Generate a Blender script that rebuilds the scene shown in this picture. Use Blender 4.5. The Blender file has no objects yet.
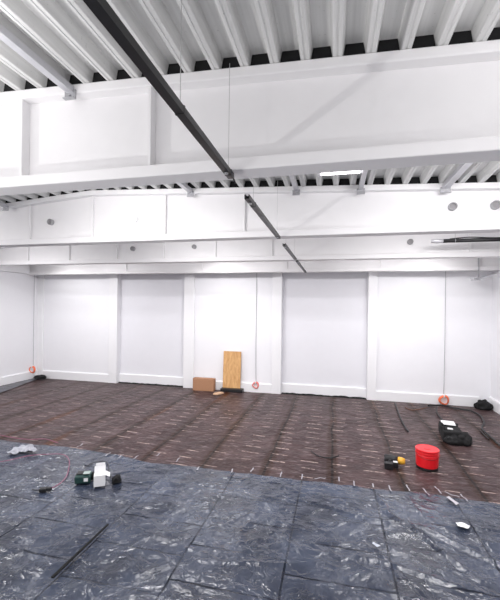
import bpy, bmesh, math, random
from mathutils import Vector, Matrix, noise
random.seed(7)
C = bpy.context.scene.collection
PI = math.pi
# ---------------------------------------------------------------- camera data
F, YAW, CY, ROLL, CAMH = 363.4, .2275, 308.0, .0129, 2.3
XL, XR, YB, YF = -9.15, 3.66, 9.73, -4.0      # left wall, right wall, back wall, wall behind camera

# ---------------------------------------------------------------- materials
def new_mat(name):
    m = bpy.data.materials.new(name); m.use_nodes = True
    nt = m.node_tree; b = nt.nodes['Principled BSDF']
    return m, nt, b
def srgb(r, g, b):
    f = lambda c: (c/255/12.92) if c/255 <= .04045 else ((c/255+.055)/1.055)**2.4
    return (f(r), f(g), f(b), 1)
def mat(name, col, rough=.6, metal=0, bump=0, scale=20, var=.06, emit=None, spec=None):
    m, nt, b = new_mat(name)
    N = nt.nodes; L = nt.links
    tc = N.new('ShaderNodeTexCoord'); nz = N.new('ShaderNodeTexNoise')
    nz.inputs['Scale'].default_value = scale; nz.inputs['Detail'].default_value = 5
    L.new(tc.outputs['Object'], nz.inputs['Vector'])
    mx = N.new('ShaderNodeMix'); mx.data_type = 'RGBA'
    L.new(nz.outputs['Fac'], mx.inputs['Factor'])
    mx.inputs['A'].default_value = tuple(c*(1-var) for c in col[:3])+(1,)
    mx.inputs['B'].default_value = tuple(min(1, c*(1+var)) for c in col[:3])+(1,)
    L.new(mx.outputs['Result'], b.inputs['Base Color'])
    b.inputs['Roughness'].default_value = rough; b.inputs['Metallic'].default_value = metal
    if spec is not None: b.inputs['Specular IOR Level'].default_value = spec
    if bump:
        bp = N.new('ShaderNodeBump'); bp.inputs['Strength'].default_value = bump; bp.inputs['Distance'].default_value = .01
        L.new(nz.outputs['Fac'], bp.inputs['Height']); L.new(bp.outputs['Normal'], b.inputs['Normal'])
    if emit:
        b.inputs['Emission Color'].default_value = (1, .98, 1, 1); b.inputs['Emission Strength'].default_value = emit
    return m
M = {}
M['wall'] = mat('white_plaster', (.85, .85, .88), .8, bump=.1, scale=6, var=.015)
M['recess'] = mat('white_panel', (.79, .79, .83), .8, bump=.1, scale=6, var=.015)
M['trim'] = mat('white_trim_paint', (.86, .86, .88), .5, var=.01)
M['beam'] = mat('white_fire_paint', (.84, .83, .84), .55, bump=.12, scale=9, var=.02)
M['galv'] = mat('galvanised_steel', (.42, .42, .44), .45, .5, scale=14, var=.15)
M['galv_light'] = mat('zinc_pipe', (.6, .6, .63), .4, .4, scale=14, var=.1)
M['dark_hole'] = mat('sleeve_inner_grey', (.33, .32, .33), .7, scale=30)
M['sleeve'] = mat('sleeve_ring', (.36, .36, .37), .5, scale=30)
M['black'] = mat('black_plastic', (.012, .012, .014), .45, scale=30, var=.3)
M['blackm'] = mat('black_metal_rail', (.007, .007, .008), .4, .0, scale=40, var=.3)
M['void_black'] = mat('black_void_shade', (.006, .006, .007), .95, scale=40, var=.3)  # flat black put where open flutes and the sheet slit are in shade
M['fabric'] = mat('black_fabric', (.006, .006, .007), .9, bump=.5, scale=40, var=.3)
M['red'] = mat('red_plastic', (.78, .012, .02), .32, scale=10, var=.08)
M['red_dark'] = mat('dark_red_plastic', (.35, .006, .01), .4, scale=10, var=.08)
M['pink'] = mat('coral_cable', (.85, .25, .22), .5, scale=10, var=.1)
M['orange'] = mat('orange_cable', (.88, .2, .09), .5, scale=10, var=.1)
M['pinkthin'] = mat('faded_pink_cable', (.3, .11, .17), .5, scale=10, var=.1)
M['yellow'] = mat('yellow_plastic', (.8, .42, .04), .4, scale=10, var=.1)
M['white'] = mat('white_card', (.85, .85, .86), .6, scale=10, var=.03)
M['cable_grey'] = mat('grey_cable', (.45, .45, .47), .5, scale=10, var=.05)
M['wire'] = mat('steel_wire', (.5, .5, .5), .4, .5, scale=10, var=.05)
M['card'] = mat('brown_cardboard', srgb(172, 128, 98), .85, bump=.1, scale=25, var=.08)
M['green'] = mat('dark_green_plastic', (.008, .045, .04), .4, scale=10, var=.1)
M['bright'] = mat('hole_glow', (.9, .9, .9), .5, var=0, emit=.9)  # emission stands in for light seen through an open web hole
M['tube'] = mat('lit_tube', (.9, .9, .9), .4, var=0, emit=9)
M['tape'] = mat('pale_tape', (.36, .35, .39), .35, scale=30, var=.15)

def wood():
    m, nt, b = new_mat('plywood_grain'); N = nt.nodes; L = nt.links
    tc = N.new('ShaderNodeTexCoord'); mp = N.new('ShaderNodeMapping'); mp.inputs['Scale'].default_value = (9, 9, 1.6)
    nz = N.new('ShaderNodeTexNoise'); nz.inputs['Scale'].default_value = 3; nz.inputs['Detail'].default_value = 6; nz.inputs['Distortion'].default_value = 1.2
    cr = N.new('ShaderNodeValToRGB'); cr.color_ramp.elements[0].position = .35; cr.color_ramp.elements[0].color = srgb(196, 146, 92)
    cr.color_ramp.elements[1].position = .65; cr.color_ramp.elements[1].color = srgb(222, 178, 124)
    L.new(tc.outputs['Object'], mp.inputs['Vector']); L.new(mp.outputs['Vector'], nz.inputs['Vector'])
    L.new(nz.outputs['Fac'], cr.inputs['Fac']); L.new(cr.outputs['Color'], b.inputs['Base Color'])
    b.inputs['Roughness'].default_value = .6
    return m
M['ply'] = wood()

class NB:
    """tiny node builder"""
    def __init__(s, nt): s.nt = nt
    def n(s, t, **kw):
        x = s.nt.nodes.new(t)
        for k, v in kw.items(): setattr(x, k, v)
        return x
    def l(s, a, b): s.nt.links.new(a, b)
    def m(s, op, a, b=None, c=None, clamp=False):
        x = s.n('ShaderNodeMath', operation=op); x.use_clamp = clamp
        for i, v in enumerate((a, b, c)):
            if v is None: continue
            if isinstance(v, (int, float)): x.inputs[i].default_value = v
            else: s.l(v, x.inputs[i])
        return x.outputs[0]
    def noise(s, vec, scale, detail=4, dist=0, rough=.5):
        x = s.n('ShaderNodeTexNoise'); x.inputs['Scale'].default_value = scale; x.inputs['Detail'].default_value = detail
        x.inputs['Distortion'].default_value = dist; x.inputs['Roughness'].default_value = rough
        s.l(vec, x.inputs['Vector']); return x.outputs['Fac']
    def map(s, vec, sc, loc=(0, 0, 0)):
        x = s.n('ShaderNodeMapping'); x.inputs['Scale'].default_value = sc; x.inputs['Location'].default_value = loc
        s.l(vec, x.inputs['Vector']); return x.outputs['Vector']
    def rng(s, v, a, b, c=0, d=1):
        x = s.n('ShaderNodeMapRange'); x.clamp = True
        s.l(v, x.inputs['Value'])
        for k, q in zip(('From Min', 'From Max', 'To Min', 'To Max'), (a, b, c, d)): x.inputs[k].default_value = q
        return x.outputs['Result']
    def mix(s, f, a, b):
        x = s.n('ShaderNodeMix', data_type='RGBA')
        if isinstance(f, (int, float)): x.inputs['Factor'].default_value = f
        else: s.l(f, x.inputs['Factor'])
        for k, v in (('A', a), ('B', b)):
            if isinstance(v, tuple): x.inputs[k].default_value = v
            else: s.l(v, x.inputs[k])
        return x.outputs['Result']

def deck_mat():
    m, nt, b = new_mat('galvanised_trapezoid_deck'); q = NB(nt)
    tc = q.n('ShaderNodeTexCoord').outputs['Object']
    st = q.noise(q.map(tc, (30, 1.2, 30)), 1, 4); sp = q.noise(tc, 60, 3)
    c = q.mix(q.rng(st, .3, .7), srgb(208, 208, 207), srgb(226, 226, 225))
    c = q.mix(q.rng(sp, .68, .8, 0, .6), c, srgb(110, 108, 102))
    q.l(c, b.inputs['Base Color']); b.inputs['Roughness'].default_value = .55
    return m
M['deck'] = deck_mat()

def crinkle(q, tc):
    """creased plastic film: warped cell edges (sharp facets) at three sizes plus ridged noise"""
    w = q.n('ShaderNodeTexNoise'); w.inputs['Scale'].default_value = 2.6; w.inputs['Detail'].default_value = 3; q.l(tc, w.inputs['Vector'])
    wv = q.n('ShaderNodeVectorMath', operation='MULTIPLY_ADD'); q.l(w.outputs['Color'], wv.inputs[0]); wv.inputs[1].default_value = (.5,)*3; q.l(tc, wv.inputs[2])
    out = None
    for sc, amp, k in ((4.2, 1.0, 1.0), (11, .42, .65), (27, .16, 1.4)):
        v = q.n('ShaderNodeTexVoronoi', feature='F1'); v.inputs['Scale'].default_value = 1
        q.l(q.map(wv.outputs[0], (sc*k, sc*1.25, 1), (sc, sc*2, 0)), v.inputs['Vector'])
        r = q.m('MULTIPLY', v.outputs['Distance'], amp)
        out = r if out is None else q.m('ADD', out, r)
    rd = q.n('ShaderNodeTexNoise'); rd.noise_type = 'RIDGED_MULTIFRACTAL'; rd.inputs['Scale'].default_value = 2.4; rd.inputs['Detail'].default_value = 4
    q.l(wv.outputs[0], rd.inputs['Vector'])
    return q.m('ADD', out, q.m('MULTIPLY', rd.outputs['Fac'], .35))

def blue_mat():
    m, nt, b = new_mat('blue_grey_plastic_film'); q = NB(nt)
    tc = q.n('ShaderNodeTexCoord').outputs['Object']
    sep = q.n('ShaderNodeSeparateXYZ'); q.l(tc, sep.inputs[0])
    wob = q.m('MULTIPLY', q.m('SUBTRACT', q.noise(tc, 1.2, 2), .5), .035)
    cmb = q.n('ShaderNodeCombineXYZ')
    q.l(q.m('ADD', sep.outputs[1], wob), cmb.inputs[0])
    q.l(q.m('ADD', q.m('ADD', sep.outputs[0], 9.595), wob), cmb.inputs[1])
    br = q.n('ShaderNodeTexBrick'); q.l(cmb.outputs[0], br.inputs['Vector'])
    br.offset = .37; br.offset_frequency = 2
    br.inputs['Scale'].default_value = 1; br.inputs['Mortar Size'].default_value = .010; br.inputs['Mortar Smooth'].default_value = .3
    br.inputs['Brick Width'].default_value = .47; br.inputs['Row Height'].default_value = .92
    br.inputs['Color1'].default_value = (1, 1, 1, 1); br.inputs['Color2'].default_value = (.6, .6, .6, 1)
    gr = br.outputs['Fac']
    lx = q.m('FRACT', q.m('DIVIDE', q.m('ADD', q.m('ADD', sep.outputs[0], 9.595), wob), .92))
    lane_line = q.m('SUBTRACT', 1, q.rng(q.m('ABSOLUTE', q.m('SUBTRACT', lx, .5)), .489, .493, 1, 0))
    fade = q.rng(q.noise(tc, 2.2, 2), .4, .58, .12, .85)
    grf = q.m('MAXIMUM', q.m('MULTIPLY', gr, fade), q.m('MULTIPLY', lane_line, q.rng(q.noise(tc, 1.7, 3), .35, .6, .12, .65)))
    patch = q.rng(q.noise(tc, 2.0, 4), .35, .65)
    base = q.mix(patch, srgb(40, 47, 63), srgb(68, 77, 96))
    base = q.mix(q.m('MULTIPLY', q.rng(q.m('MULTIPLY', br.outputs['Color'], 1), .6, 1, .22, 0), 1), base, srgb(40, 43, 56))
    base = q.mix(q.m('MULTIPLY', grf, .85), base, srgb(14, 16, 23))
    cr = crinkle(q, tc)
    q.l(base, b.inputs['Base Color'])
    h = q.m('SUBTRACT', cr, q.m('MULTIPLY', grf, 1.3))
    bp = q.n('ShaderNodeBump'); bp.inputs['Strength'].default_value = .55; bp.inputs['Distance'].default_value = .032
    q.l(h, bp.inputs['Height']); q.l(bp.outputs['Normal'], b.inputs['Normal'])
    q.l(q.rng(q.noise(tc, 5, 3),   .35, .65, .17, .28), b.inputs['Roughness'])
    q.l(q.m('SUBTRACT', .95, grf, clamp=True), b.inputs['Specular IOR Level'])
    return m
M['blue'] = blue_mat()

def brown_mat():
    m, nt, b = new_mat('brown_film_under_clear_plastic'); q = NB(nt)
    tc = q.n('ShaderNodeTexCoord').outputs['Object']
    sep = q.n('ShaderNodeSeparateXYZ'); q.l(tc, sep.inputs[0])
    X, Y = sep.outputs[0], sep.outputs[1]
    wob = q.m('MULTIPLY', q.m('SUBTRACT', q.noise(q.map(tc, (1, .5, 1)), 1.1, 2), .5), .14)
    Xw = q.m('ADD', X, wob)
    def fract(v, per, off):
        return q.m('FRACT', q.m('DIVIDE', q.m('ADD', v, off), per))
    # two columns of pale dashes per 0.92 m strip
    col = fract(Xw, .46, 9.2+.115)                # 0..1 across each half strip, dash over the middle
    lane = q.m('FLOOR', q.m('DIVIDE', q.m('ADD', Xw, 9.315), .46))
    jit = q.m('MULTIPLY', q.m('FRACT', q.m('MULTIPLY', q.m('SINE', q.m('MULTIPLY', lane, 12.9898)), 43758.5)), .25)
    Yj = q.m('ADD', q.m('ADD', Y, jit), q.m('MULTIPLY', col, .04))
    Yj = q.m('ADD', Yj, q.m('MULTIPLY', q.m('SUBTRACT', q.noise(q.map(tc, (1, 3, 1)), 1.5, 2), .5), .06))
    row = fract(Yj, .26, 0)
    rowi = q.m('FLOOR', q.m('DIVIDE', Yj, .26))
    rnd = q.m('FRACT', q.m('ABSOLUTE', q.m('MULTIPLY', q.m('SINE', q.m('ADD', q.m('MULTIPLY', rowi, 78.233), q.m('MULTIPLY', lane, 37.719))), 4375.85)))
    rowm = q.m('SUBTRACT', 1, q.rng(q.m('ABSOLUTE', q.m('SUBTRACT', row, .5)), .015, .06))
    hw = q.m('ADD', .14, q.m('MULTIPLY', rnd, .16))
    colm = q.m('GREATER_THAN', hw, q.m('ABSOLUTE', q.m('SUBTRACT', col, .5)))
    vis = q.rng(rnd, .0, .5, .25, 1)
    brk = q.rng(q.noise(tc, 22, 2), .38, .55, .2, 1)
    far = q.m('MULTIPLY', q.rng(X, -8.5, -2.8, .3, 1), q.rng(q.noise(tc, .9, 3), .35, .6, .35, 1))
    dash = q.m('MULTIPLY', q.m('MULTIPLY', q.m('MULTIPLY', rowm, colm), q.m('MULTIPLY', vis, brk)), far)
    # darker joint between strips
    lf = fract(Xw, .92, 9.2+.0)
    dd = q.m('ABSOLUTE', q.m('SUBTRACT', lf, .5))
    joint = q.rng(dd, .39, .44)
    jointc = q.rng(dd, .475, .487)
    base = q.mix(q.rng(q.noise(tc, 1.6, 4), .35, .65), srgb(54, 40, 40), srgb(80, 63, 63))
    base = q.mix(q.rng(q.noise(q.map(tc, (14, 40, 1)), 1, 3), .45, .7, 0, .3), base, srgb(108, 90, 92))
    base = q.mix(q.rng(q.noise(q.map(tc, (6, 22, 1), (3, 1, 0)), 1, 4, .6), .56, .72, 0, .5), base, srgb(150, 134, 138))
    base = q.mix(q.rng(q.noise(q.map(tc, (7, 16, 1), (9, 4, 0)), 1, 3), .55, .7, 0, .6), base, srgb(40, 28, 30))
    base = q.mix(q.m('MULTIPLY', joint, .72), base, srgb(50, 30, 20))
    base = q.mix(q.m('MULTIPLY', jointc, .8), base, srgb(16, 11, 12))
    rust = q.m('MULTIPLY', q.rng(q.noise(q.map(tc, (3, .5, 1)), 1, 2), .55, .7), joint)
    base = q.mix(q.m('MULTIPLY', rust, .28), base, srgb(120, 66, 28))
    base = q.mix(q.m('MULTIPLY', dash, .9), base, srgb(222, 198, 188))
    cr = crinkle(q, tc)
    q.l(base, b.inputs['Base Color'])
    bp = q.n('ShaderNodeBump'); bp.inputs['Strength'].default_value = .5; bp.inputs['Distance'].default_value = .008
    bp.inputs['Distance'].default_value = .03
    q.l(cr, bp.inputs['Height']); q.l(bp.outputs['Normal'], b.inputs['Normal'])
    b.inputs['Roughness'].default_value = .38; b.inputs['Specular IOR Level'].default_value = .13
    return m
M['brown'] = brown_mat()
def strip_mat():
    m, nt, b = new_mat('grey_plastic_film'); q = NB(nt)
    tc = q.n('ShaderNodeTexCoord').outputs['Object']
    cr = crinkle(q, tc)
    q.l(q.mix(q.rng(q.noise(tc, 3, 4), .35, .65), srgb(36, 38, 47), srgb(72, 74, 86)), b.inputs['Base Color'])
    bp = q.n('ShaderNodeBump'); bp.inputs['Strength'].default_value = .6; bp.inputs['Distance'].default_value = .01
    q.l(cr, bp.inputs['Height']); q.l(bp.outputs['Normal'], b.inputs['Normal'])
    b.inputs['Roughness'].default_value = .3
    return m
M['strip'] = strip_mat()
M['screed'] = mat('dark_screed', (.1, .08, .08), .8, bump=.2, scale=8, var=.2)

# ---------------------------------------------------------------- mesh helpers
def build(name, bm, m, parent=None, smooth=False, bevel=0, loc=None):
    bmesh.ops.recalc_face_normals(bm, faces=bm.faces)
    me = bpy.data.meshes.new(name); bm.to_mesh(me); bm.free()
    o = bpy.data.objects.new(name, me); C.objects.link(o)
    me.materials.append(m)
    if smooth:
        for p in me.polygons: p.use_smooth = True
    if bevel:
        md = o.modifiers.new('bevel', 'BEVEL'); md.width = bevel; md.segments = 2; md.limit_method = 'ANGLE'
    if loc is not None: o.location = loc
    if parent: o.parent = parent
    return o
def box(bm, x0, x1, y0, y1, z0, z1, rot=None, piv=None):
    vs = [bm.verts.new((x, y, z)) for z in (z0, z1) for y in (y0, y1) for x in (x0, x1)]
    for f in ((0, 1, 3, 2), (4, 6, 7, 5), (0, 4, 5, 1), (2, 3, 7, 6), (0, 2, 6, 4), (1, 5, 7, 3)):
        bm.faces.new([vs[i] for i in f])
    if rot is not None:
        bmesh.ops.rotate(bm, verts=vs, cent=piv or (0, 0, 0), matrix=rot)
    return vs
def prism(bm, pts, d0, d1, axis='Y'):
    """polygon pts (a,b) extruded; axis Y: pts are (x,z); axis X: pts are (y,z); axis Z: pts are (x,y)"""
    f = {'Y': lambda a, b, d: (a, d, b), 'X': lambda a, b, d: (d, a, b), 'Z': lambda a, b, d: (a, b, d)}[axis]
    A = [bm.verts.new(f(a, b, d0)) for a, b in pts]; B = [bm.verts.new(f(a, b, d1)) for a, b in pts]
    bm.faces.new(A); bm.faces.new(B[::-1])
    n = len(pts)
    for i in range(n): bm.faces.new((A[i], B[i], B[(i+1) % n], A[(i+1) % n]))
    return A+B
def smooth_path(pts, n=6):
    P = [Vector(p) for p in pts]
    if len(P) < 3: return P
    out = []
    for i in range(len(P)-1):
        p0 = P[max(i-1, 0)]; p1 = P[i]; p2 = P[i+1]; p3 = P[min(i+2, len(P)-1)]
        for k in range(n):
            t = k/n
            out.append(.5*((2*p1)+(p2-p0)*t+(2*p0-5*p1+4*p2-p3)*t*t+(3*p1-p0-3*p2+p3)*t**3))
    out.append(P[-1]); return out
def tube(bm, pts, r, seg=8, closed=False):
    P = [Vector(p) for p in pts]; n = len(P); rings = []
    for i, p in enumerate(P):
        a = P[i-1] if (i > 0 or closed) else P[i]; b = P[(i+1) % n] if (i < n-1 or closed) else P[i]
        d = (b-a).normalized(); up = Vector((0, 0, 1)) if abs(d.z) < .9 else Vector((1, 0, 0))
        s = d.cross(up).normalized(); u = s.cross(d)
        rr = r(i/(n-1)) if callable(r) else r
        rings.append([bm.verts.new(p+(s*math.cos(t)+u*math.sin(t))*rr) for t in [2*PI*k/seg for k in range(seg)]])
    for i in range(n if closed else n-1):
        A, B = rings[i], rings[(i+1) % n]
        for k in range(seg): bm.faces.new((A[k], A[(k+1) % seg], B[(k+1) % seg], B[k]))
    if not closed: bm.faces.new(rings[0][::-1]); bm.faces.new(rings[-1])
def lathe(bm, prof, seg=32, cap=True):
    rings = []
    for r, z in prof:
        rings.append([bm.verts.new((r*math.cos(2*PI*k/seg), r*math.sin(2*PI*k/seg), z)) for k in range(seg)])
    for A, B in zip(rings, rings[1:]):
        for k in range(seg): bm.faces.new((A[k], A[(k+1) % seg], B[(k+1) % seg], B[k]))
    if cap: bm.faces.new(rings[0][::-1]); bm.faces.new(rings[-1])
def thing(name, loc, label, cat, group=None, rz=0):
    o = bpy.data.objects.new(name, None); C.objects.link(o); o.location = loc; o.rotation_euler = (0, 0, rz)
    o.empty_display_size = .1
    return tag(o, label, cat, group)
def tag(o, label, cat, group=None, kind=None):
    o['label'] = label; o['category'] = cat
    if group: o['group'] = group
    if kind: o['kind'] = kind
    return o
def struct(name, bm, m, **k):
    o = build(name, bm, m, **k); o['kind'] = 'structure'; return o

# ---------------------------------------------------------------- roof line
RX = -3.52
def zt(x, y=4.66):
    k = 4.66-min(4.66, max(2.36, y))
    return 4.0+.012*k-(.043-.0035*k)*(x-RX) if x > RX else 4.0+.012*k-.076*(RX-x)

# ---------------------------------------------------------------- room shell
bm = bmesh.new(); box(bm, XL-.3, XR+.3, YF-.3, YB+.3, -.2, 0); struct('floor', bm, M['screed'])
bm = bmesh.new(); box(bm, XL-.3, XL, YF, YB, 0, 4.3); struct('wall_left', bm, M['wall'])
bm = bmesh.new(); box(bm, XR, XR+.3, YF, YB, 0, 4.3); struct('wall_right', bm, M['wall'])
bm = bmesh.new(); box(bm, XL-.3, XR+.3, YF-.3, YF, 0, 4.3); struct('wall_rear', bm, M['wall'])
# back wall: solid wall, with two shallow recessed bays
bm = bmesh.new()
RC = [(-6.30, -4.17), (-1.37, .84)]
box(bm, XL-.3, -6.30, YB, YB+.3, 0, 4.3); box(bm, -4.17, -1.37, YB, YB+.3, 0, 4.3); box(bm, .84, XR+.3, YB, YB+.3, 0, 4.3)
struct('wall_back', bm, M['wall'])
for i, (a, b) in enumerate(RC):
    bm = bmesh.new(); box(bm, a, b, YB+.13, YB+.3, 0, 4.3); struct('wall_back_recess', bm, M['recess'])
# pilasters
k = 1
for a, b in ((-6.58, -6.30), (-4.17, -3.86), (-1.62, -1.37), (.84, 1.06)):
    bm = bmesh.new(); box(bm, a, b, YB-.07, YB, 0, 4.2); struct('trim_%d' % k, bm, M['trim'], bevel=.008); k += 1
# small corner column and right-hand column
bm = bmesh.new(); box(bm, XL, -8.93, YB-.05, YB, 0, 4.2); struct('trim_%d' % k, bm, M['trim'], bevel=.008); k += 1
# baseboards
def baseboard(name, x0, x1, yf, h=.25):
    bm = bmesh.new(); prism(bm, [(yf-.045, 0), (yf-.045, h-.02), (yf-.03, h), (yf, h), (yf, 0)], x0, x1, 'X'); return struct(name, bm, M['trim'])
baseboard('baseboard_back', -8.93, -6.58, YB); baseboard('baseboard_back', -6.30, -4.17, YB+.13, .27)
baseboard('baseboard_back', -3.86, -1.62, YB); baseboard('baseboard_back', -1.37, .84, YB+.13, .27)
baseboard('baseboard_back', 1.06, 3.40, YB)
bm = bmesh.new(); prism(bm, [(XL, 0), (XL, .26), (XL+.03, .26), (XL+.045, .24), (XL+.045, 0)], YF, YB-.05, 'Y'); struct('baseboard_left', bm, M['trim'])
bm = bmesh.new(); prism(bm, [(XR, 0), (XR, .26), (XR-.03, .26), (XR-.045, .24), (XR-.045, 0)], YF, YB, 'Y'); struct('baseboard_right', bm, M['trim'])

bm = bmesh.new(); box(bm, XL, XL+.12, YF, YB-.48, 3.25, 3.5); struct('trim_9', bm, M['trim'], bevel=.006)
# trapezoid deck ceiling
PITCH, X00 = .2037, .41
def deck_profile():
    pts = []
    k0 = int(math.floor((XL-X00)/PITCH))-1; k1 = int(math.ceil((XR-X00)/PITCH))+1
    for k in range(k0, k1+1):
        c = X00+k*PITCH
        for dx, dz in ((-.046, .09), (-.030, .004), (-.026, 0), (-.008, 0), (-.005, .005), (.005, .005), (.008, 0), (.026, 0), (.030, .004), (.046, .09)):
            x = c+dx; pts.append((x, dz))
    return pts
DP = deck_profile()
bm = bmesh.new()
ys = [YF-.3, 2.36, 4.66, YB+.3]
RW = [[bm.verts.new((x, y, zt(x, y)+dz)) for x, dz in DP] for y in ys]
for A, B in zip(RW, RW[1:]):
    for i in range(len(A)-1): bm.faces.new((A[i], A[i+1], B[i+1], B[i]))
T = [bm.verts.new((x, y, 4.35)) for x, y in ((DP[0][0], ys[0]), (DP[-1][0], ys[0]), (DP[-1][0], ys[-1]), (DP[0][0], ys[-1]))]
bm.faces.new(T)
struct('ceiling', bm, M['deck'])

# ---------------------------------------------------------------- roof beams
BF = .18; ZB = 3.23
def xs_ridge(): return [XL+.002, RX, XR-.002]
def long_piece(bm, zlo, zhi, y0, y1):
    """a plate running across the hall whose lower and upper edges follow functions of x"""
    X = xs_ridge(); V = []
    for x in X:
        V.append([bm.verts.new((x, y, z)) for y, z in ((y0, zlo(x)), (y1, zlo(x)), (y1, zhi(x)), (y0, zhi(x)))])
    for P, Q in zip(V, V[1:]):
        for i in range(4): bm.faces.new((P[i], P[(i+1) % 4], Q[(i+1) % 4], Q[i]))
    bm.faces.new(V[0]); bm.faces.new(V[-1][::-1])
def roof_beam(yfar, label, stiff, holes, yshift=0):
    y0 = yfar-BF; yw = yfar-BF/2+.01
    t = thing('roof_beam', (0, yw, ZB), label, 'beam', 'white steel roof beams')
    mv = lambda o: (setattr(o, 'location', (0, -yw, -ZB)), o)[1]
    bm = bmesh.new(); long_piece(bm, lambda x: ZB, lambda x: ZB+.085, y0, yfar); mv(build('bottom_flange', bm, M['beam'], t, bevel=.008))
    bm = bmesh.new(); long_piece(bm, lambda x: zt(x, y0)-.07, lambda x: zt(x, y0)-.001, y0, yfar); mv(build('top_flange', bm, M['beam'], t, bevel=.008))
    bm = bmesh.new(); long_piece(bm, lambda x: ZB+.085, lambda x: zt(x, y0)-.07, yw-.012, yw+.012); mv(build('web', bm, M['beam'], t))
    for x in stiff:
        bm = bmesh.new(); zz = zt(x, y0)-.07
        for a, b in ((y0+.012 if yfar < 3 else y0+.05, yw-.012), (yw+.012, yfar-.012)):
            prism(bm, [(x-.012, ZB+.085), (x+.012, ZB+.085), (x+.012, zz), (x-.012, zz)], a, b)
        mv(build('stiffener', bm, M['beam'], t, bevel=.003))
    for x, z, r, mm in holes:
        bm = bmesh.new()
        vs = []
        lathe(bm, [(r, 0), (r, .05), (r*.8, .05), (r*.8, .012)], 24, cap=False)
        bmesh.ops.rotate(bm, verts=bm.verts, cent=(0, 0, 0), matrix=Matrix.Rotation(PI/2, 3, 'X'))
        bmesh.ops.translate(bm, verts=bm.verts, vec=(x, yw-.012, z))
        s = mv(build('pipe_sleeve', bm, M['white' if mm == 'bright' else 'sleeve'], t, smooth=True))
        bm = bmesh.new(); lathe(bm, [(r*.82, .004), (r*.82, .016)], 24)
        bmesh.ops.rotate(bm, verts=bm.verts, cent=(0, 0, 0), matrix=Matrix.Rotation(PI/2, 3, 'X'))
        bmesh.ops.translate(bm, verts=bm.verts, vec=(x, yw-.012, z))
        d = build('sleeve_plug', bm, M[mm], s)
    # black strips standing in for the shade inside the open flutes above the flange
    bm = bmesh.new(); c = X00+PITCH*int(math.floor((XL-X00)/PITCH)+1)
    while c+PITCH < XR:
        pts = [(c+.0315, 0), (c+PITCH-.0315, 0), (c+PITCH-.0475, .088), (c+.0475, .088)]
        prism(bm, [(x, zt(x, y0)+dz) for x, dz in pts], y0+.03, y0+.05)
        c += PITCH
    mv(build('flute_shade', bm, M['void_black'], t))
    return t
Y1, S = 2.543, 2.296
roof_beam(Y1, 'nearest deep white roof beam crossing the top of the photo under the ribbed deck', (-7.0, -5.8, -4.65, -3.53, -2.42, -1.31, 2.2, 3.3), [])
roof_beam(Y1+S, 'second white roof beam from the front, with panelled web and kink at the ridge', (-8.1, -6.95, -5.8, -4.62, -3.51, -2.34, -1.19, 2.3),
          [(-4.24, 3.575, .045, 'dark_hole'), (-2.81, 3.56, .045, 'bright'), (1.35, 3.53, .046, 'dark_hole'), (1.80, 3.525, .05, 'dark_hole')])
roof_beam(Y1+2*S, 'third white roof beam, its web seen as a narrow band behind the second', (-6.9, -5.8, -4.6, -3.5, -2.36, -1.2, 2.3),
          [(-4.22, 3.54, .05, 'dark_hole'), (-2.82, 3.545, .045, 'dark_hole'), (1.32, 3.53, .05, 'dark_hole')])
roof_beam(Y1+3*S, 'farthest white roof beam running just in front of the back wall', (-5.8, -3.5, -1.2, 1.1), [])

# ---------------------------------------------------------------- steel channels under the deck
def channel(x, y0, y1, label, w=.055):
    z = zt(x, y1)-.022
    t = thing('steel_channel', (x, y1, z-.05), label, 'channel', 'grey steel channels under the deck')
    bm = bmesh.new(); L = y1-y0
    prism(bm, [(-w/2, -.0), (w/2, -.0), (w/2, .05), (w/2-.008, .05), (w/2-.008, .008), (-w/2+.008, .008), (-w/2+.008, .05), (-w/2, .05)], -L, 0)
    build('rail', bm, M['galv_light'], t)
    bm = bmesh.new(); box(bm, -w/2-.02, w/2+.02, -.012, .0, -.045, .022); box(bm, -w/2-.02, w/2+.02, -.035, 0, -.05, -.042)
    build('end_bracket', bm, M['galv'], t, bevel=.003)
    bm = bmesh.new(); lathe(bm, [(.008, 0), (.008, .012)], 6)
    bmesh.ops.rotate(bm, verts=bm.verts, cent=(0, 0, 0), matrix=Matrix.Rotation(PI/2, 3, 'X')); bmesh.ops.translate(bm, verts=bm.verts, vec=(0, -.012, -.025))
    build('bolt', bm, M['galv'], t)
yb1, yb2 = Y1-BF, Y1+S-BF
channel(-1.955, YF, yb1, 'grey steel channel under the deck left of the black cable rail')
channel(-5.0, Y1, yb2, 'grey channel bracket at far left edge atop the second beam')
channel(-1.93, Y1, yb2, 'grey channel bracket on the second beam, just left of the cable rail')
channel(-.49, Y1, yb2, 'grey channel end on the second beam, just right of the cable rail')
channel(.30, Y1, yb2, 'grey channel end on the second beam, at the right end of the lit tube')
channel(1.25, Y1, yb2, 'grey channel end above the round sleeve on the second beam', w=.075)

# fluorescent batten half hidden behind the first beam
def batten(x0, x1, y, z, label):
    t = thing('light_batten', ((x0+x1)/2, y, z), label, 'lamp', None)
    L = (x1-x0)/2
    bm = bmesh.new(); prism(bm, [(-.05, .02), (.05, .02), (.04, .07), (-.04, .07)], -L, L, 'X'); build('housing', bm, M['trim'], t, bevel=.004)
    bm = bmesh.new(); tube(bm, [(-L+.03, 0, 0), (L-.03, 0, 0)], .016, 12); build('tube', bm, M['tube'], t, smooth=True)
    for s in (-1, 1):
        bm = bmesh.new(); box(bm, s*(L-.015)-.015, s*(L-.015)+.015, -.022, .022, -.022, .03); build('end_cap', bm, M['trim'], t, bevel=.003)
    for s in (-.6, .6):
        bm = bmesh.new(); tube(bm, [(s*L, 0, .07), (s*L, 0, zt((x0+x1)/2, y)-z+.0)], .003, 6); build('hanger', bm, M['wire'], t)
batten(-.17, .25, 3.6, 3.615, 'lit white tube lamp peeking out under the nearest beam')

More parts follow.
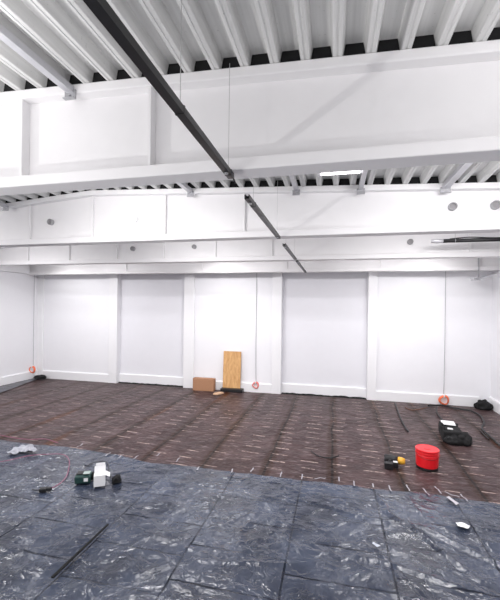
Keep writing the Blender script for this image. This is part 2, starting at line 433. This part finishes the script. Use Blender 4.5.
# ---------------------------------------------------------------- black cable rail in sections
def rail(y0, y1, label, wires, stub=True):
    x, z = -.70, 3.185
    t = thing('cable_rail', (x, (y0+y1)/2, z), label, 'cable rail', 'black cable rail sections')
    L = (y1-y0)/2
    bm = bmesh.new()
    w, h, th = .021, .034, .004
    prism(bm, [(-w, 0), (w, 0), (w, h), (w-.01, h), (w-.01, h-th), (w-th, h-th), (w-th, th), (-w+th, th), (-w+th, h-th), (-w+.01, h-th), (-w+.01, h), (-w, h)], -L, L)
    n = int(2*L/.09)
    build('channel', bm, M['blackm'], t)
    bm = bmesh.new()
    for i in range(3): tube(bm, [(-.010+i*.010, -L+.01, h-.012), (-.010+i*.010, L-.01, h-.012)], .0055, 6)
    build('cable_bundle', bm, M['black'], t, smooth=True)
    if stub:
        bm = bmesh.new(); tube(bm, smooth_path([(0, L-.01, .02), (.005, L+.04, .015), (.008, L+.08, -.005)], 4), .006, 6); build('cable_end', bm, M['black'], t, smooth=True)
    for s in (-1, 1):
        bm = bmesh.new(); tube(bm, [(0, s*(L-.12), -.001), (0, s*(L-.12), -.012)], .014, 12); build('screw', bm, M['galv'], t, smooth=True)
    for yw in wires:
        bm = bmesh.new(); yy = yw-(y0+y1)/2; tube(bm, [(0, yy, h), (0, yy, zt(x, yw)-z+.004)], .0018, 6); build('hanging_wire', bm, M['wire'], t)
        bm = bmesh.new(); box(bm, -w-.002, w+.002, yy-.006, yy+.006, -.002, h+.003); build('clamp', bm, M['blackm'], t)
rail(-1.2, 2.40, 'nearest and longest section of black cable rail, entering at the photo top left', (-.4, 1.55, 2.33))
rail(2.86, 4.60, 'second section of black cable rail, hanging between the first and second beams', (3.1, 4.45), False)
rail(5.10, 6.70, 'third section of black cable rail, between the second and third beams', (5.3, 6.5), False)
rail(6.88, 9.10, 'last and smallest section of black cable rail, under the farthest beam', (7.5, 8.8), False)

# ---------------------------------------------------------------- black insulated pipe on the right
t = thing('insulated_pipe', (2.55, 6.60, 3.455), 'black insulated pipe with silver end fitting, hanging at right behind the second beam', 'pipe')
bm = bmesh.new(); tube(bm, [(-.80, 0, 0), (1.10, 0, .0)], .032, 12); build('pipe', bm, M['black'], t, smooth=True)
bm = bmesh.new(); tube(bm, [(-.98, 0, .0), (-.93, 0, .0), (-.89, 0, .0), (-.85, 0, 0), (-.79, 0, 0)], lambda u: .028+.012*math.sin(u*9)**2, 12); build('end_fitting', bm, M['galv_light'], t, smooth=True)
for x in (-.62, .5):
    bm = bmesh.new(); tube(bm, [(x, 0, .02), (x, 0, zt(2.55+x)-3.455+.004)], .004, 6); build('hanger', bm, M['wire'], t)
    bm = bmesh.new(); tube(bm, [(x+.012*0, .03*math.cos(a), .03*math.sin(a)) for a in [2*PI*i/16 for i in range(16)]], .005, 6, closed=True); build('clamp', bm, M['galv'], t)
bm = bmesh.new(); tube(bm, smooth_path([(-.70, 0, .03), (-.4, .0, .05), (0, 0, .028), (.5, 0, .045), (.95, 0, .03)], 6), .009, 8); build('strapped_cable', bm, M['black'], t, smooth=True)

# galvanised pipe along the right wall
t = thing('wall_pipe', (3.2, 9.4, 3.04), 'grey galvanised pipe under the farthest beam, heading out at the right edge', 'pipe')
bm = bmesh.new(); tube(bm, [(0, 0, 0), (0, -3.2, 0)], .028, 12); build('pipe', bm, M['galv_light'], t, smooth=True)
bm = bmesh.new(); tube(bm, [(0, 0, 0), (-.03, .03, 0), (-.1, .03, 0)], .032, 12); build('elbow', bm, M['galv_light'], t, smooth=True)
bm = bmesh.new(); box(bm, -.012, .012, -.16, -.13, -.035, .66); box(bm, -.035, .035, -.17, -.12, -.04, -.028); build('hanger', bm, M['galv'], t)
# hanger for the near end
bm = bmesh.new(); box(bm, -.012, .012, -2.9, -2.87, -.035, .66); build('hanger', bm, M['galv'], t)

# ---------------------------------------------------------------- cables hanging on the back wall with coils
def wall_cable(x, y, ztop, zc, m, label, swing=0.0, r=.10):
    t = thing('coiled_cable', (x, y, 0), label, 'cable', 'cables hanging down the white walls')
    bm = bmesh.new(); tube(bm, smooth_path([(0, 0, ztop), (0, -.0, zc+1.2), (swing*.4, 0, zc+.6), (swing, 0, zc+r*1.05)], 6), .008, 6); build('lead', bm, M['cable_grey'], t, smooth=True)
    bm = bmesh.new()
    pts = []
    for i in range(72):
        a = 2*PI*i/24; rr = r*(1-.09*(i//24))+.006*math.sin(3*a); pts.append((swing+rr*math.sin(a), -.02-.014*(i/24), zc+rr*math.cos(a)))
    tube(bm, pts, .014, 6); build('coil', bm, m, t, smooth=True)
    bm = bmesh.new(); box(bm, swing-.012, swing+.012, -.075, 0.0, zc+r-.045, zc+r+.03); build('tie', bm, M['white'], t, bevel=.003)
wall_cable(-2.07, YB-.015, 3.6, .20, M['pink'], 'thin wall cable ending in a pale coral coil, beside the plywood board', .015, .085)
wall_cable(2.63, YB-.055, 3.6, .13, M['orange'], 'thin wall cable ending in a coral red coil, right on the back wall', -.01, .11)
wall_cable(-9.06, YB-.27, 3.6, .31, M['orange'], 'thin wall cable ending in an orange coil, in the far left corner', 0, .10)

# ---------------------------------------------------------------- boards by the back wall
bm = bmesh.new(); box(bm, -.25, .25, -.012, .012, 0, 1.0)
o = build('plywood_board', bm, M['ply'], bevel=.002, loc=(-2.72, 9.612, .098)); o.rotation_euler = (math.radians(-3.4), 0, 0)
tag(o, 'upright light wooden board leaning on the back wall on a black block', 'board')
bm = bmesh.new(); box(bm, -.30, .32, -.10, .08, 0, .085); o = build('black_block', bm, M['black'], bevel=.01, loc=(-2.70, 9.58, .012)); tag(o, 'low black block under the upright wooden board', 'block')
t = thing('cardboard_box', (-3.47, 9.50, .012), 'closed brown cardboard box standing by the back wall, left of the wooden board', 'box')
bm = bmesh.new(); box(bm, -.30, .30, -.09, .09, 0, .33); build('carton', bm, M['card'], t, bevel=.004)
bm = bmesh.new(); box(bm, -.302, .302, -.0905, -.002, .33, .334); box(bm, -.302, .302, .002, .0905, .33, .334); build('flap', bm, M['card'], t)
bm = bmesh.new()
prism(bm, [(-.10, -.13), (.02, -.15), (.13, .06), (.09, .14), (-.03, .12), (-.12, -.02)], 0, .03, 'Z')
o = build('cardboard_scrap', bm, mat('pale_wood_offcut', srgb(205, 170, 140), .8, scale=20), bevel=.004, loc=(-2.96, 9.2, .012)); tag(o, 'small pale offcut lying on the brown film in front of the cardboard box', 'offcut')

# ---------------------------------------------------------------- floor coverings
# brown heating film under clear plastic
def sheet(name, x0, x1, y0, y1, nx, ny, hf, m, edge=None, thick=.0):
    bm = bmesh.new(); G = []
    for j in range(ny+1):
        R_ = []
        for i in range(nx+1):
            x = x0+(x1-x0)*i/nx; y = y0+(y1-y0)*j/ny
            if edge: y = edge(x, y, j/ny)
            R_.append(bm.verts.new((x, y, hf(x, y))))
        G.append(R_)
    for j in range(ny):
        for i in range(nx): bm.faces.new((G[j][i], G[j][i+1], G[j+1][i+1], G[j+1][i]))
    return build(name, bm, m, smooth=True)
def hb(x, y):
    return .006+.004*noise.noise(Vector((x*3, y*3, 3)))
o = sheet('film_layer', XL+.05, XR-.05, 4.70, YB-.05, 260, 110, hb, M['brown'])
tag(o, 'brown striped heating film under clear plastic covering the far half of the floor', 'floor film')
def ridge(x, y, s, p=3, seed=0):
    v = Vector((x*s, y*s*1.2, seed)); w = noise.noise_vector(v*.6)*.5
    return max(0, 1-abs(noise.noise(v+w))*5)**p
WR = []
def px(pxl, pyl, z=0):
    dx, dy = pxl-250, pyl-CY; c, s = math.cos(ROLL), math.sin(ROLL)
    u = (c*dx+s*dy)/F; v = (-s*dx+c*dy)/F
    ca, sa = math.cos(YAW), math.sin(YAW)
    d = (u*ca-sa, u*sa+ca, -v); k_ = (z-CAMH)/d[2]
    return (d[0]*k_, d[1]*k_)
# long folds, given by floor positions in metres
FOLDS = [((.55, 4.75), (.62, 4.3), .022, .018), ((.62, 4.35), (1.16, 3.58), .030, .02), ((.40, 4.16), (.95, 4.12), .022, .016), ((.95, 4.12), (1.55, 3.65), .026, .02),
         ((.9, 4.75), (.98, 4.35), .02, .014), ((-.4, 4.4), (.4, 4.16), .016, .016), ((.3, 3.5), (1.1, 3.3), .02, .02), ((-.9, 4.35), (-.4, 4.3), .014, .014),
         ((1.1, 4.2), (1.9, 4.3), .02, .016), ((.6, 3.1), (1.3, 2.9), .02, .02), ((-2.0, 3.4), (-1.2, 3.2), .012, .014), ((-1.1, 3.1), (-.3, 3.25), .014, .016)]
def hs(x, y):
    z = .012+.007*ridge(x, y, 1.6, 2, 1)+.005*ridge(x, y, 4, 2, 5)+.0035*ridge(x, y, 9, 2, 9)
    z += .008*(noise.noise(Vector((x*1.1, y*1.1, 0)))+.5)
    for (ax, ay), (bx, by), h_, w_ in FOLDS:
        dx, dy = bx-ax, by-ay; L2 = dx*dx+dy*dy
        t_ = ((x-ax)*dx+(y-ay)*dy)/L2
        if -.1 < t_ < 1.1:
            n_ = .03*noise.noise(Vector((t_*3+ax*5, ay, 2)))
            d_ = abs(((x-ax)*dy-(y-ay)*dx)/math.sqrt(L2)+n_)
            if d_ < .08: z += h_*math.exp(-(d_/w_)**2)*max(0, min(1, (t_+.1)*5, (1.1-t_)*5))
    return z
def edge(x, y, v):
    return y+(v**40)*(.15*max(0, min(1, (-2.6-x)/.9))+.05*noise.noise(Vector((x*1.3, 0, 4)))+.02*noise.noise(Vector((x*6, 0, 9))))
def blue_sheet():
    # fine grid where the lens looks, coarse elsewhere, one continuous mesh
    xs = [XL+.05+i*.25 for i in range(13)]; x = xs[-1]
    while x < 2.3: x += .022; xs.append(x)
    while x < XR-.3: x += .2; xs.append(x)
    xs.append(XR-.05)
    ysl = [YF+.05+i*.25 for i in range(24)]; ysl = [v for v in ysl if v < 2.2]; y = ysl[-1]
    while y < 4.86: y += .022; ysl.append(y)
    bm = bmesh.new(); G = []
    for j, y in enumerate(ysl):
        v = max(0, (y-2.2)/(4.88-2.2))
        G.append([bm.verts.new((x, edge(x, y, v), hs(x, y))) for x in xs])
    for j in range(len(ysl)-1):
        for i in range(len(xs)-1): bm.faces.new((G[j][i], G[j][i+1], G[j+1][i+1], G[j+1][i]))
    return build('plastic_sheet', bm, M['blue'], smooth=True)
o = blue_sheet()
tag(o, 'wrinkled shiny blue grey plastic sheet covering the near half of the floor', 'plastic sheet')
# grey film strip along left wall
def hl(x, y): return .022+.006*ridge(x, y, 3, 2, 3)+.01*max(0, (-x-8.95))
o = sheet('edge_film', XL+.06, -8.2, 5.2, YB-.06, 14, 80, lambda x, y: hl(x, y), M['strip'])
for v in o.data.vertices:
    f = (v.co.y-5.2)/(YB-.06-5.2); u = (v.co.x-(XL+.06))/(-8.2-XL-.06)
    v.co.x = XL+.06+u*(1.35*(1-f)+.12)+.03*noise.noise(Vector((v.co.y*2, u, 0)))*u
tag(o, 'grey plastic film strip running along the foot of the left wall', 'plastic film')
# dark membrane upstand in left corner + right corner bundle
def lump(name, loc, sx, sy, sz, m, label=None, cat=None, seed=0, rz=0, parent=None, amp=.35, seg=20):
    bm = bmesh.new(); bmesh.ops.create_icosphere(bm, subdivisions=4, radius=1)
    for v in bm.verts:
        n_ = noise.noise(v.co*1.7+Vector((seed, 0, 0)))*amp+noise.noise(v.co*4.5+Vector((0, seed, 0)))*amp*.35
        c = v.co*(1+n_); c.z = max(c.z, -.55)+.55
        v.co = Vector((c.x*sx, c.y*sy, c.z*sz/1.5))
    o = build(name, bm, m, parent, smooth=True, loc=loc); o.rotation_euler = (0, 0, rz)
    if label: tag(o, label, cat)
    return o
lump('black_film_scrap', (-8.83, 9.48, .045), .22, .13, .10, M['fabric'], 'crumpled black film in the far left corner below the coiled cable', 'film scrap', 3)
lump('black_bag', (3.42, 9.50, .013), .17, .13, .20, M['fabric'], 'small black bag in the far right corner of the room', 'bag', 8)
# dark membrane edge peeping under the recess baseboards
for a, b, lab in ((-1.35, .82, 'dark film edge curling up below the recess right of the plywood board'), (-6.28, -4.19, 'dark film edge along the foot of the left recess'), ):
    bm = bmesh.new(); P = []
    n_ = 60
    for i in range(n_+1):
        x = a+(b-a)*i/n_; hh = .03+.03*abs(noise.noise(Vector((x*2.3, 1, 0))))+.01*noise.noise(Vector((x*11, 0, 0)))
        P.append((x, YB+.04+.03*noise.noise(Vector((x*3, 5, 0))), hh))
    A = [bm.verts.new((x, y-.05, .004)) for x, y, h_ in P]; B = [bm.verts.new((x, y, h_)) for x, y, h_ in P]; D_ = [bm.verts.new((x, y+.02, .004)) for x, y, h_ in P]
    for i in range(n_): bm.faces.new((A[i], A[i+1], B[i+1], B[i])); bm.faces.new((B[i], B[i+1], D_[i+1], D_[i]))
    o = build('film_edge', bm, M['fabric'], smooth=True); tag(o, lab, 'film edge')

# tape strips along the edge of the blue sheet
tp = [(302, 479, 1), (339, 482, 2), (354, 486, 0), (373, 488, 1), (320, 481, -70), (281, 476, 0), (252, 472, -6), (390, 491, 3), (158, 457, -2), (136, 459, -3), (121, 458, -2), (108, 456, 0), (408, 490, 5),
      (452, 497, 55), (232, 473, 8), (198, 470, 4), (178, 461, 4), (438, 492, 10), (464, 500, 12), (80, 447, 0), (426, 494, 12)]
for i, (a, b, r) in enumerate(tp):
    x, y = px(a, b); bm = bmesh.new(); L = .06+.03*random.random(); w = .008
    n_ = 6
    for k_ in range(n_):
        pass
    V = [[bm.verts.new((s*w, -L+2*L*k_/n_, .006*math.sin(k_*1.3+i)+.0)) for s in (-1, 1)] for k_ in range(n_+1)]
    for P, Q in zip(V, V[1:]): bm.faces.new((P[0], P[1], Q[1], Q[0]))
    o = build('tape_strip', bm, M['tape'], loc=(x, y, hs(x, y)+.012)); o.rotation_euler = (0, 0, math.radians(r))
    tag(o, 'short pale tape strip across the seam between brown film and blue sheet', 'tape', 'tape strips along the sheet edge')
# black strip standing in for a dark open slit in sheet, foreground left
bm = bmesh.new(); prism(bm, [(-.013, -.34), (.013, -.34), (.008, .42), (-.008, .42)], 0, .012, 'Z')
o = build('black_strip', bm, M['void_black'], loc=(-2.237, 2.90, .05)); tag(o, 'thin straight black strip marking an open slit along a seam of the blue sheet, bottom left', 'strip')

# ---------------------------------------------------------------- red bucket
bx_, by_ = 1.345, 5.74
t = thing('red_bucket', (bx_, by_, .012), 'round red plastic bucket with ribbed rim and closed lid on the brown film', 'bucket'); t.scale = (.93, .93, .98)
bm = bmesh.new(); lathe(bm, [(.156, .035), (.160, .05), (.167, .205), (.162, .21), (.162, .222), (.170, .226), (.170, .246), (.163, .25), (.163, .262), (.168, .266)], 40); build('body', bm, M['red'], t, bevel=.002)
bm = bmesh.new(); lathe(bm, [(.155, 0), (.157, .036)], 40); build('base', bm, M['black'], t)
bm = bmesh.new(); lathe(bm, [(.172, .264), (.174, .282), (.168, .288), (.160, .284), (.05, .284), (.045, .288), (.001, .288)], 40); build('lid', bm, M['red'], t, bevel=.001)
bm = bmesh.new(); tube(bm, [(.176*math.cos(a), .176*math.sin(a), .236-.06*abs(math.sin(a))) for a in [PI+PI*i/24 for i in range(25)]], .004, 6)
build('handle', bm, M['red_dark'], t, smooth=True)

# ---------------------------------------------------------------- cordless drill
t = thing('cordless_drill', (.88, 5.68, .012), 'black cordless drill with yellow end lying left of the red bucket', 'drill', rz=math.radians(-4)); t.scale = (.98, 1.1, 1.25)
bm = bmesh.new(); tube(bm, [(-.13, .06, .055), (-.10, .06, .055), (0, .04, .058), (.07, .03, .06)], lambda u: (.045, .052, .05, .042)[min(3, int(u*3.01))], 14); build('motor_housing', bm, M['black'], t, smooth=True)
bm = bmesh.new(); tube(bm, [(.06, .03, .06), (.10, .025, .06), (.115, .022, .06), (.16, .015, .062)], lambda u: .042 if u < .9 else .03, 14); build('chuck', bm, M['yellow'], t, smooth=True)
bm = bmesh.new(); tube(bm, smooth_path([(-.04, .04, .05), (-.06, -.03, .04), (-.075, -.10, .035)], 4), .028, 10); build('handle', bm, M['black'], t, smooth=True)
bm = bmesh.new(); box(bm, -.14, -.02, -.155, -.085, 0, .075); build('battery', bm, M['black'], t, bevel=.01)
bm = bmesh.new(); box(bm, -.04, .06, -.075, -.01, .0, .062); build('charger', bm, M['black'], t, bevel=.01)
bm = bmesh.new(); box(bm, -.01, .05, -.068, -.022, .062, .066); o = build('sticker', bm, M['white'], t); o['label'] = 'white sticker'

# ---------------------------------------------------------------- black tool bag
t = thing('tool_bag', (2.09, 7.20, .012), 'slumped black tool bag with a white panel on top, in front of the right coil', 'bag', rz=math.radians(-8)); t.scale = (.86, .9, .9)
bm = bmesh.new()
vs = box(bm, -.20, .15, -.32, .38, 0, .20)
bmesh.ops.subdivide_edges(bm, edges=bm.edges[:], cuts=8, use_grid_fill=True)
for v in bm.verts:
    n_ = noise.noise(v.co*5)*.04; f = v.co.z/.2
    v.co.x += n_*f; v.co.y += noise.noise(v.co*4+Vector((3, 3, 3)))*.05*f; v.co.z += noise.noise(v.co*6)*.03*f
build('bag_body', bm, M['fabric'], t, smooth=True)
lump('side_pocket', (.16, -.22, 0), .17, .20, .20, M['fabric'], seed=5, parent=t, amp=.3)
lump('front_pocket', (-.02, -.36, 0), .17, .13, .15, M['fabric'], seed=15, parent=t, amp=.3)
bm = bmesh.new(); box(bm, -.17, .09, .10, .36, .215, .225); o = build('white_panel', bm, M['white'], t, bevel=.003); o['label'] = 'white panel on the bag'; o.rotation_euler = (math.radians(2), 0, 0)
bm = bmesh.new(); box(bm, -.10, .0, -.17, -.11, .205, .225); o = build('tag_label', bm, M['white'], t, bevel=.003)
bm = bmesh.new(); tube(bm, smooth_path([(-.16, .05, .2), (-.19, .0, .27), (-.18, -.12, .28), (-.15, -.2, .2)], 6), .012, 8); build('strap', bm, M['fabric'], t, smooth=True)

# ---------------------------------------------------------------- black cables on the right
def cable(name, pxs, r, m, label, z=.02, cat='cable', n=8):
    pts = [(*px(a, b), z) for a, b in pxs]
    bm = bmesh.new(); tube(bm, smooth_path(pts, n), r, 8); o = build(name, bm, m, smooth=True); return tag(o, label, cat)
cable('black_cable', [(428, 407), (441, 406.5), (455, 409.5), (470, 412), (480, 417), (484, 424), (482, 430), (490, 438), (502, 449)], .018, M['black'], 'long thick black cable curving from below the right coil out at the right edge', .032)
cable('cable_branch', [(480.5, 432), (484, 436), (489, 441)], .012, M['black'], 'short black cable tail forking off the thick cable near the right wall', .024)
cable('bag_cable', [(437, 408), (437, 414), (441, 420), (444, 424)], .016, M['black'], 'short black cable running from the wall down into the tool bag', .03)
cable('black_strap', [(395, 404), (398, 413), (402, 423), (408, 433)], .016, M['black'], 'straight black cable piece on the film, between wall and red bucket', .03)
cable('brown_cable', [(405, 408), (412, 411), (424, 409), (427, 408.4)], .01, mat('brown_cable_skin', (.16, .07, .04), .5), 'thin reddish brown cable near the back wall, left of the right coil', .02)
cable('thin_cable', [(311, 452), (318, 457), (330, 459), (339, 457)], .008, M['black'], 'thin dark cable lying on the brown film in the middle', .02)
cable('pink_cable', [(-6, 466), (10, 463), (30, 458.5), (50, 457), (63, 457.5), (69, 463), (68, 475), (64, 483), (57, 489), (50, 492)], .006, M['pinkthin'], 'thin faded pink cable looping over the blue sheet at left', .044)
cable('pink_lead', [(0, 437), (15, 440), (30, 441.5), (45, 441), (58, 445)], .006, M['pinkthin'], 'thin pink cable along the sheet edge at far left', .034)

# ---------------------------------------------------------------- items at left
x, y = px(45, 494)
t = thing('black_plug', (x, y, .03), 'small black connector at the end of the pink cable on the blue sheet', 'connector', rz=.3)
bm = bmesh.new(); box(bm, -.065, .02, -.03, .03, 0, .045); build('socket', bm, M['black'], t, bevel=.008)
bm = bmesh.new(); box(bm, .02, .07, -.018, .022, .005, .05); build('grip', bm, M['black'], t, bevel=.006)
bm = bmesh.new(); tube(bm, smooth_path([(-.06, 0, .02), (-.12, .01, .015), (-.17, .04, .01)], 4), .007, 6); build('tail', bm, M['black'], t, smooth=True)

t = thing('tool_case', (-3.115, 4.08, .043), 'dark green and black tool case lying left of the white box', 'case', rz=math.radians(24)); t.scale = (.82, .85, .95)
bm = bmesh.new(); box(bm, -.115, .115, -.085, .10, 0, .095); build('case_body', bm, M['green'], t, bevel=.015)
bm = bmesh.new(); box(bm, -.105, .06, -.02, .09, .095, .112); build('lid', bm, M['black'], t, bevel=.008)
bm = bmesh.new(); box(bm, .025, .085, -.092, -.084, .03, .072); o = build('sticker', bm, M['white'], t); o['label'] = 'white sticker'
bm = bmesh.new(); box(bm, .0, .10, -.05, .05, .1125, .116); o = build('panel', bm, mat('pale_green_panel', (.35, .42, .4), .5), t); o['label'] = 'pale panel on the lid'
lump('pouch', (.15, .05, 0), .05, .06, .09, M['fabric'], seed=2, parent=t)

t = thing('white_box', (-2.865, 4.06, .043), 'white box with open lid flap standing up, beside the green case on the blue sheet', 'box', rz=math.radians(32))
bm = bmesh.new(); th = .006; a, b, hh = .066, .06, .135
box(bm, -a, a, -b, -b+th, 0, hh); box(bm, -a, a, b-th, b, 0, hh); box(bm, -a, -a+th, -b+th, b-th, 0, hh); box(bm, a-th, a, -b+th, b-th, 0, hh); box(bm, -a+th, a-th, -b+th, b-th, 0, th)
build('carton', bm, M['white'], t)
R1 = Matrix.Rotation(math.radians(-22), 3, 'X')
bm = bmesh.new(); box(bm, -a, a, b-th, b, hh, hh+.075, R1, (0, b, hh)); build('lid_flap', bm, M['white'], t)
bm = bmesh.new(); box(bm, -a*.75, a*.9, b+.024, b+.030, hh+.071, hh+.10, Matrix.Rotation(math.radians(-10), 3, 'X'), (0, b+.03, hh+.071)); build('tuck_flap', bm, M['white'], t)
bm = bmesh.new(); box(bm, a-th, a, -b, b, hh, hh+.06, Matrix.Rotation(math.radians(120), 3, 'Y'), (a, 0, hh)); build('side_flap', bm, M['white'], t)
bm = bmesh.new(); box(bm, -a+.008, a-.008, -b+.008, b-.008, .10, .13); build('contents', bm, M['white'], t)
lump('black_pouch', (-2.715, 4.20, .03), .06, .06, .08, M['fabric'], 'small black pouch leaning on the right side of the white box', 'pouch', 6)
cable('looped_wire', [(84, 471), (92, 465.5), (103, 463.5), (108, 466), (109, 473), (111, 480)], .005, M['black'], 'thin black wire looping behind the white box', .032)

# crumpled clear plastic, paper scraps
def crumple(name, pxs, m, label, h_=.05, seed=0):
    P = [px(a, b) for a, b in pxs]; cx = sum(p[0] for p in P)/len(P); cy_ = sum(p[1] for p in P)/len(P)
    bm = bmesh.new(); vs = [bm.verts.new((p[0]-cx, p[1]-cy_, 0)) for p in P]; f = bm.faces.new(vs)
    bmesh.ops.triangulate(bm, faces=[f]); bmesh.ops.subdivide_edges(bm, edges=bm.edges[:], cuts=6, use_grid_fill=True); bmesh.ops.triangulate(bm, faces=bm.faces[:])
    for v in bm.verts:
        v.co.z = abs(noise.noise(Vector((v.co.x*9, v.co.y*9, seed))))*h_*2; v.co.x += noise.noise(Vector((v.co.x*8, v.co.y*8, seed+3)))*.03
    o = build(name, bm, m, loc=(cx, cy_, .045)); md = o.modifiers.new('solid', 'SOLIDIFY'); md.thickness = .002
    return tag(o, label, 'scrap')
crumple('plastic_scrap', [(7, 456), (14, 452), (22, 449), (32, 449), (37, 454), (30, 456), (20, 455), (14, 458)], mat('milky_plastic', (.36, .37, .42), .3, var=.2), 'crumpled milky plastic scrap on the blue sheet at far left', .035)
crumple('paper_scrap', [(455, 527), (461, 528), (469, 530), (468, 533), (461, 533), (457, 531)], M['white'], 'small white paper scrap on the blue sheet at right', .015, 2)
crumple('film_offcut', [(446, 501), (449, 500), (459, 508), (456, 509)], mat('pale_film', (.5, .48, .52), .3), 'narrow pale film offcut on the sheet edge at right', .012, 5)
crumple('clear_scrap', [(371, 548), (375, 547), (380, 551), (377, 552)], mat('pale_film_b', (.55, .58, .66), .3), 'tiny pale scrap on the blue sheet, right foreground', .01, 7)
# ---------------------------------------------------------------- lights
def area(name, loc, rot, sx, sy, e, col=(1, .98, .99)):
    l = bpy.data.lights.new(name, 'AREA'); l.shape = 'RECTANGLE'; l.size = sx; l.size_y = sy; l.energy = e; l.color = col
    o = bpy.data.objects.new(name, l); C.objects.link(o); o.location = loc; o.rotation_euler = rot
    return o
for i, (yy, e) in enumerate(((1.2, 14), (3.0, 45), (5.25, 52), (7.55, 50))):
    for xx in (-6.6, -2.6, 1.4):
        area('bay_lamp', (xx, yy, 3.60), (math.radians(28 if i == 1 else 12), 0, 0), 1.5, .12, e)
        area('bay_deck_fill', (xx, yy+.35, 3.45), (PI, 0, 0), 1.6, .2, 12 if i else 11)  # added upward fill, hidden behind the beams to brighten the deck
area('rear_fill', (-3, -3.6, 2.4), (math.radians(92), 0, 0), 8, 2.2, 95)  # added frontal fill, an unseen panel behind the camera
area('floor_deck_fill', (-.5, -1.2, .6), (math.radians(155), 0, 0), 3.5, 1.5, 44)  # added soft fill aimed up at the deck, unseen behind the camera
def spot(name, loc, target, e, size, blend, rad, col=(1, .985, .97)):
    l = bpy.data.lights.new(name, 'SPOT'); l.energy = e; l.spot_size = size; l.spot_blend = blend; l.shadow_soft_size = rad; l.color = col
    o = bpy.data.objects.new(name, l); C.objects.link(o); o.location = loc
    o.rotation_euler = (Vector(target)-Vector(loc)).to_track_quat('-Z', 'Y').to_euler(); return o
spot('work_light', (-5.2, .05, .2), (-.2, 3.2, 3.6), 420, 1.6, .8, .05)
for xx in (-7.7, -2.9, 2.2):
    spot('wall_washer', (xx, 8.3, 3.5), (xx, 9.73, 2.2), 32, 1.9, 1, .08)
w = bpy.data.worlds.new('World'); bpy.context.scene.world = w; w.use_nodes = True
w.node_tree.nodes['Background'].inputs[0].default_value = (.9, .92, 1, 1); w.node_tree.nodes['Background'].inputs[1].default_value = .3

# ---------------------------------------------------------------- camera
cd = bpy.data.cameras.new('Camera'); cam = bpy.data.objects.new('Camera', cd); C.objects.link(cam)
cd.sensor_fit = 'VERTICAL'; cd.sensor_height = 24; cd.lens = F*24/600; cd.shift_y = (CY-300)/600
cam.location = (0, 0, CAMH); cd.clip_start = .05
cam.matrix_world = Matrix.Translation((0, 0, CAMH)) @ Matrix.Rotation(YAW, 4, 'Z') @ Matrix.Rotation(PI/2, 4, 'X') @ Matrix.Rotation(ROLL, 4, 'Z')
bpy.context.scene.camera = cam
vs_ = bpy.context.scene.view_settings; vs_.view_transform = 'Standard'; vs_.look = 'None'; vs_.exposure = 0
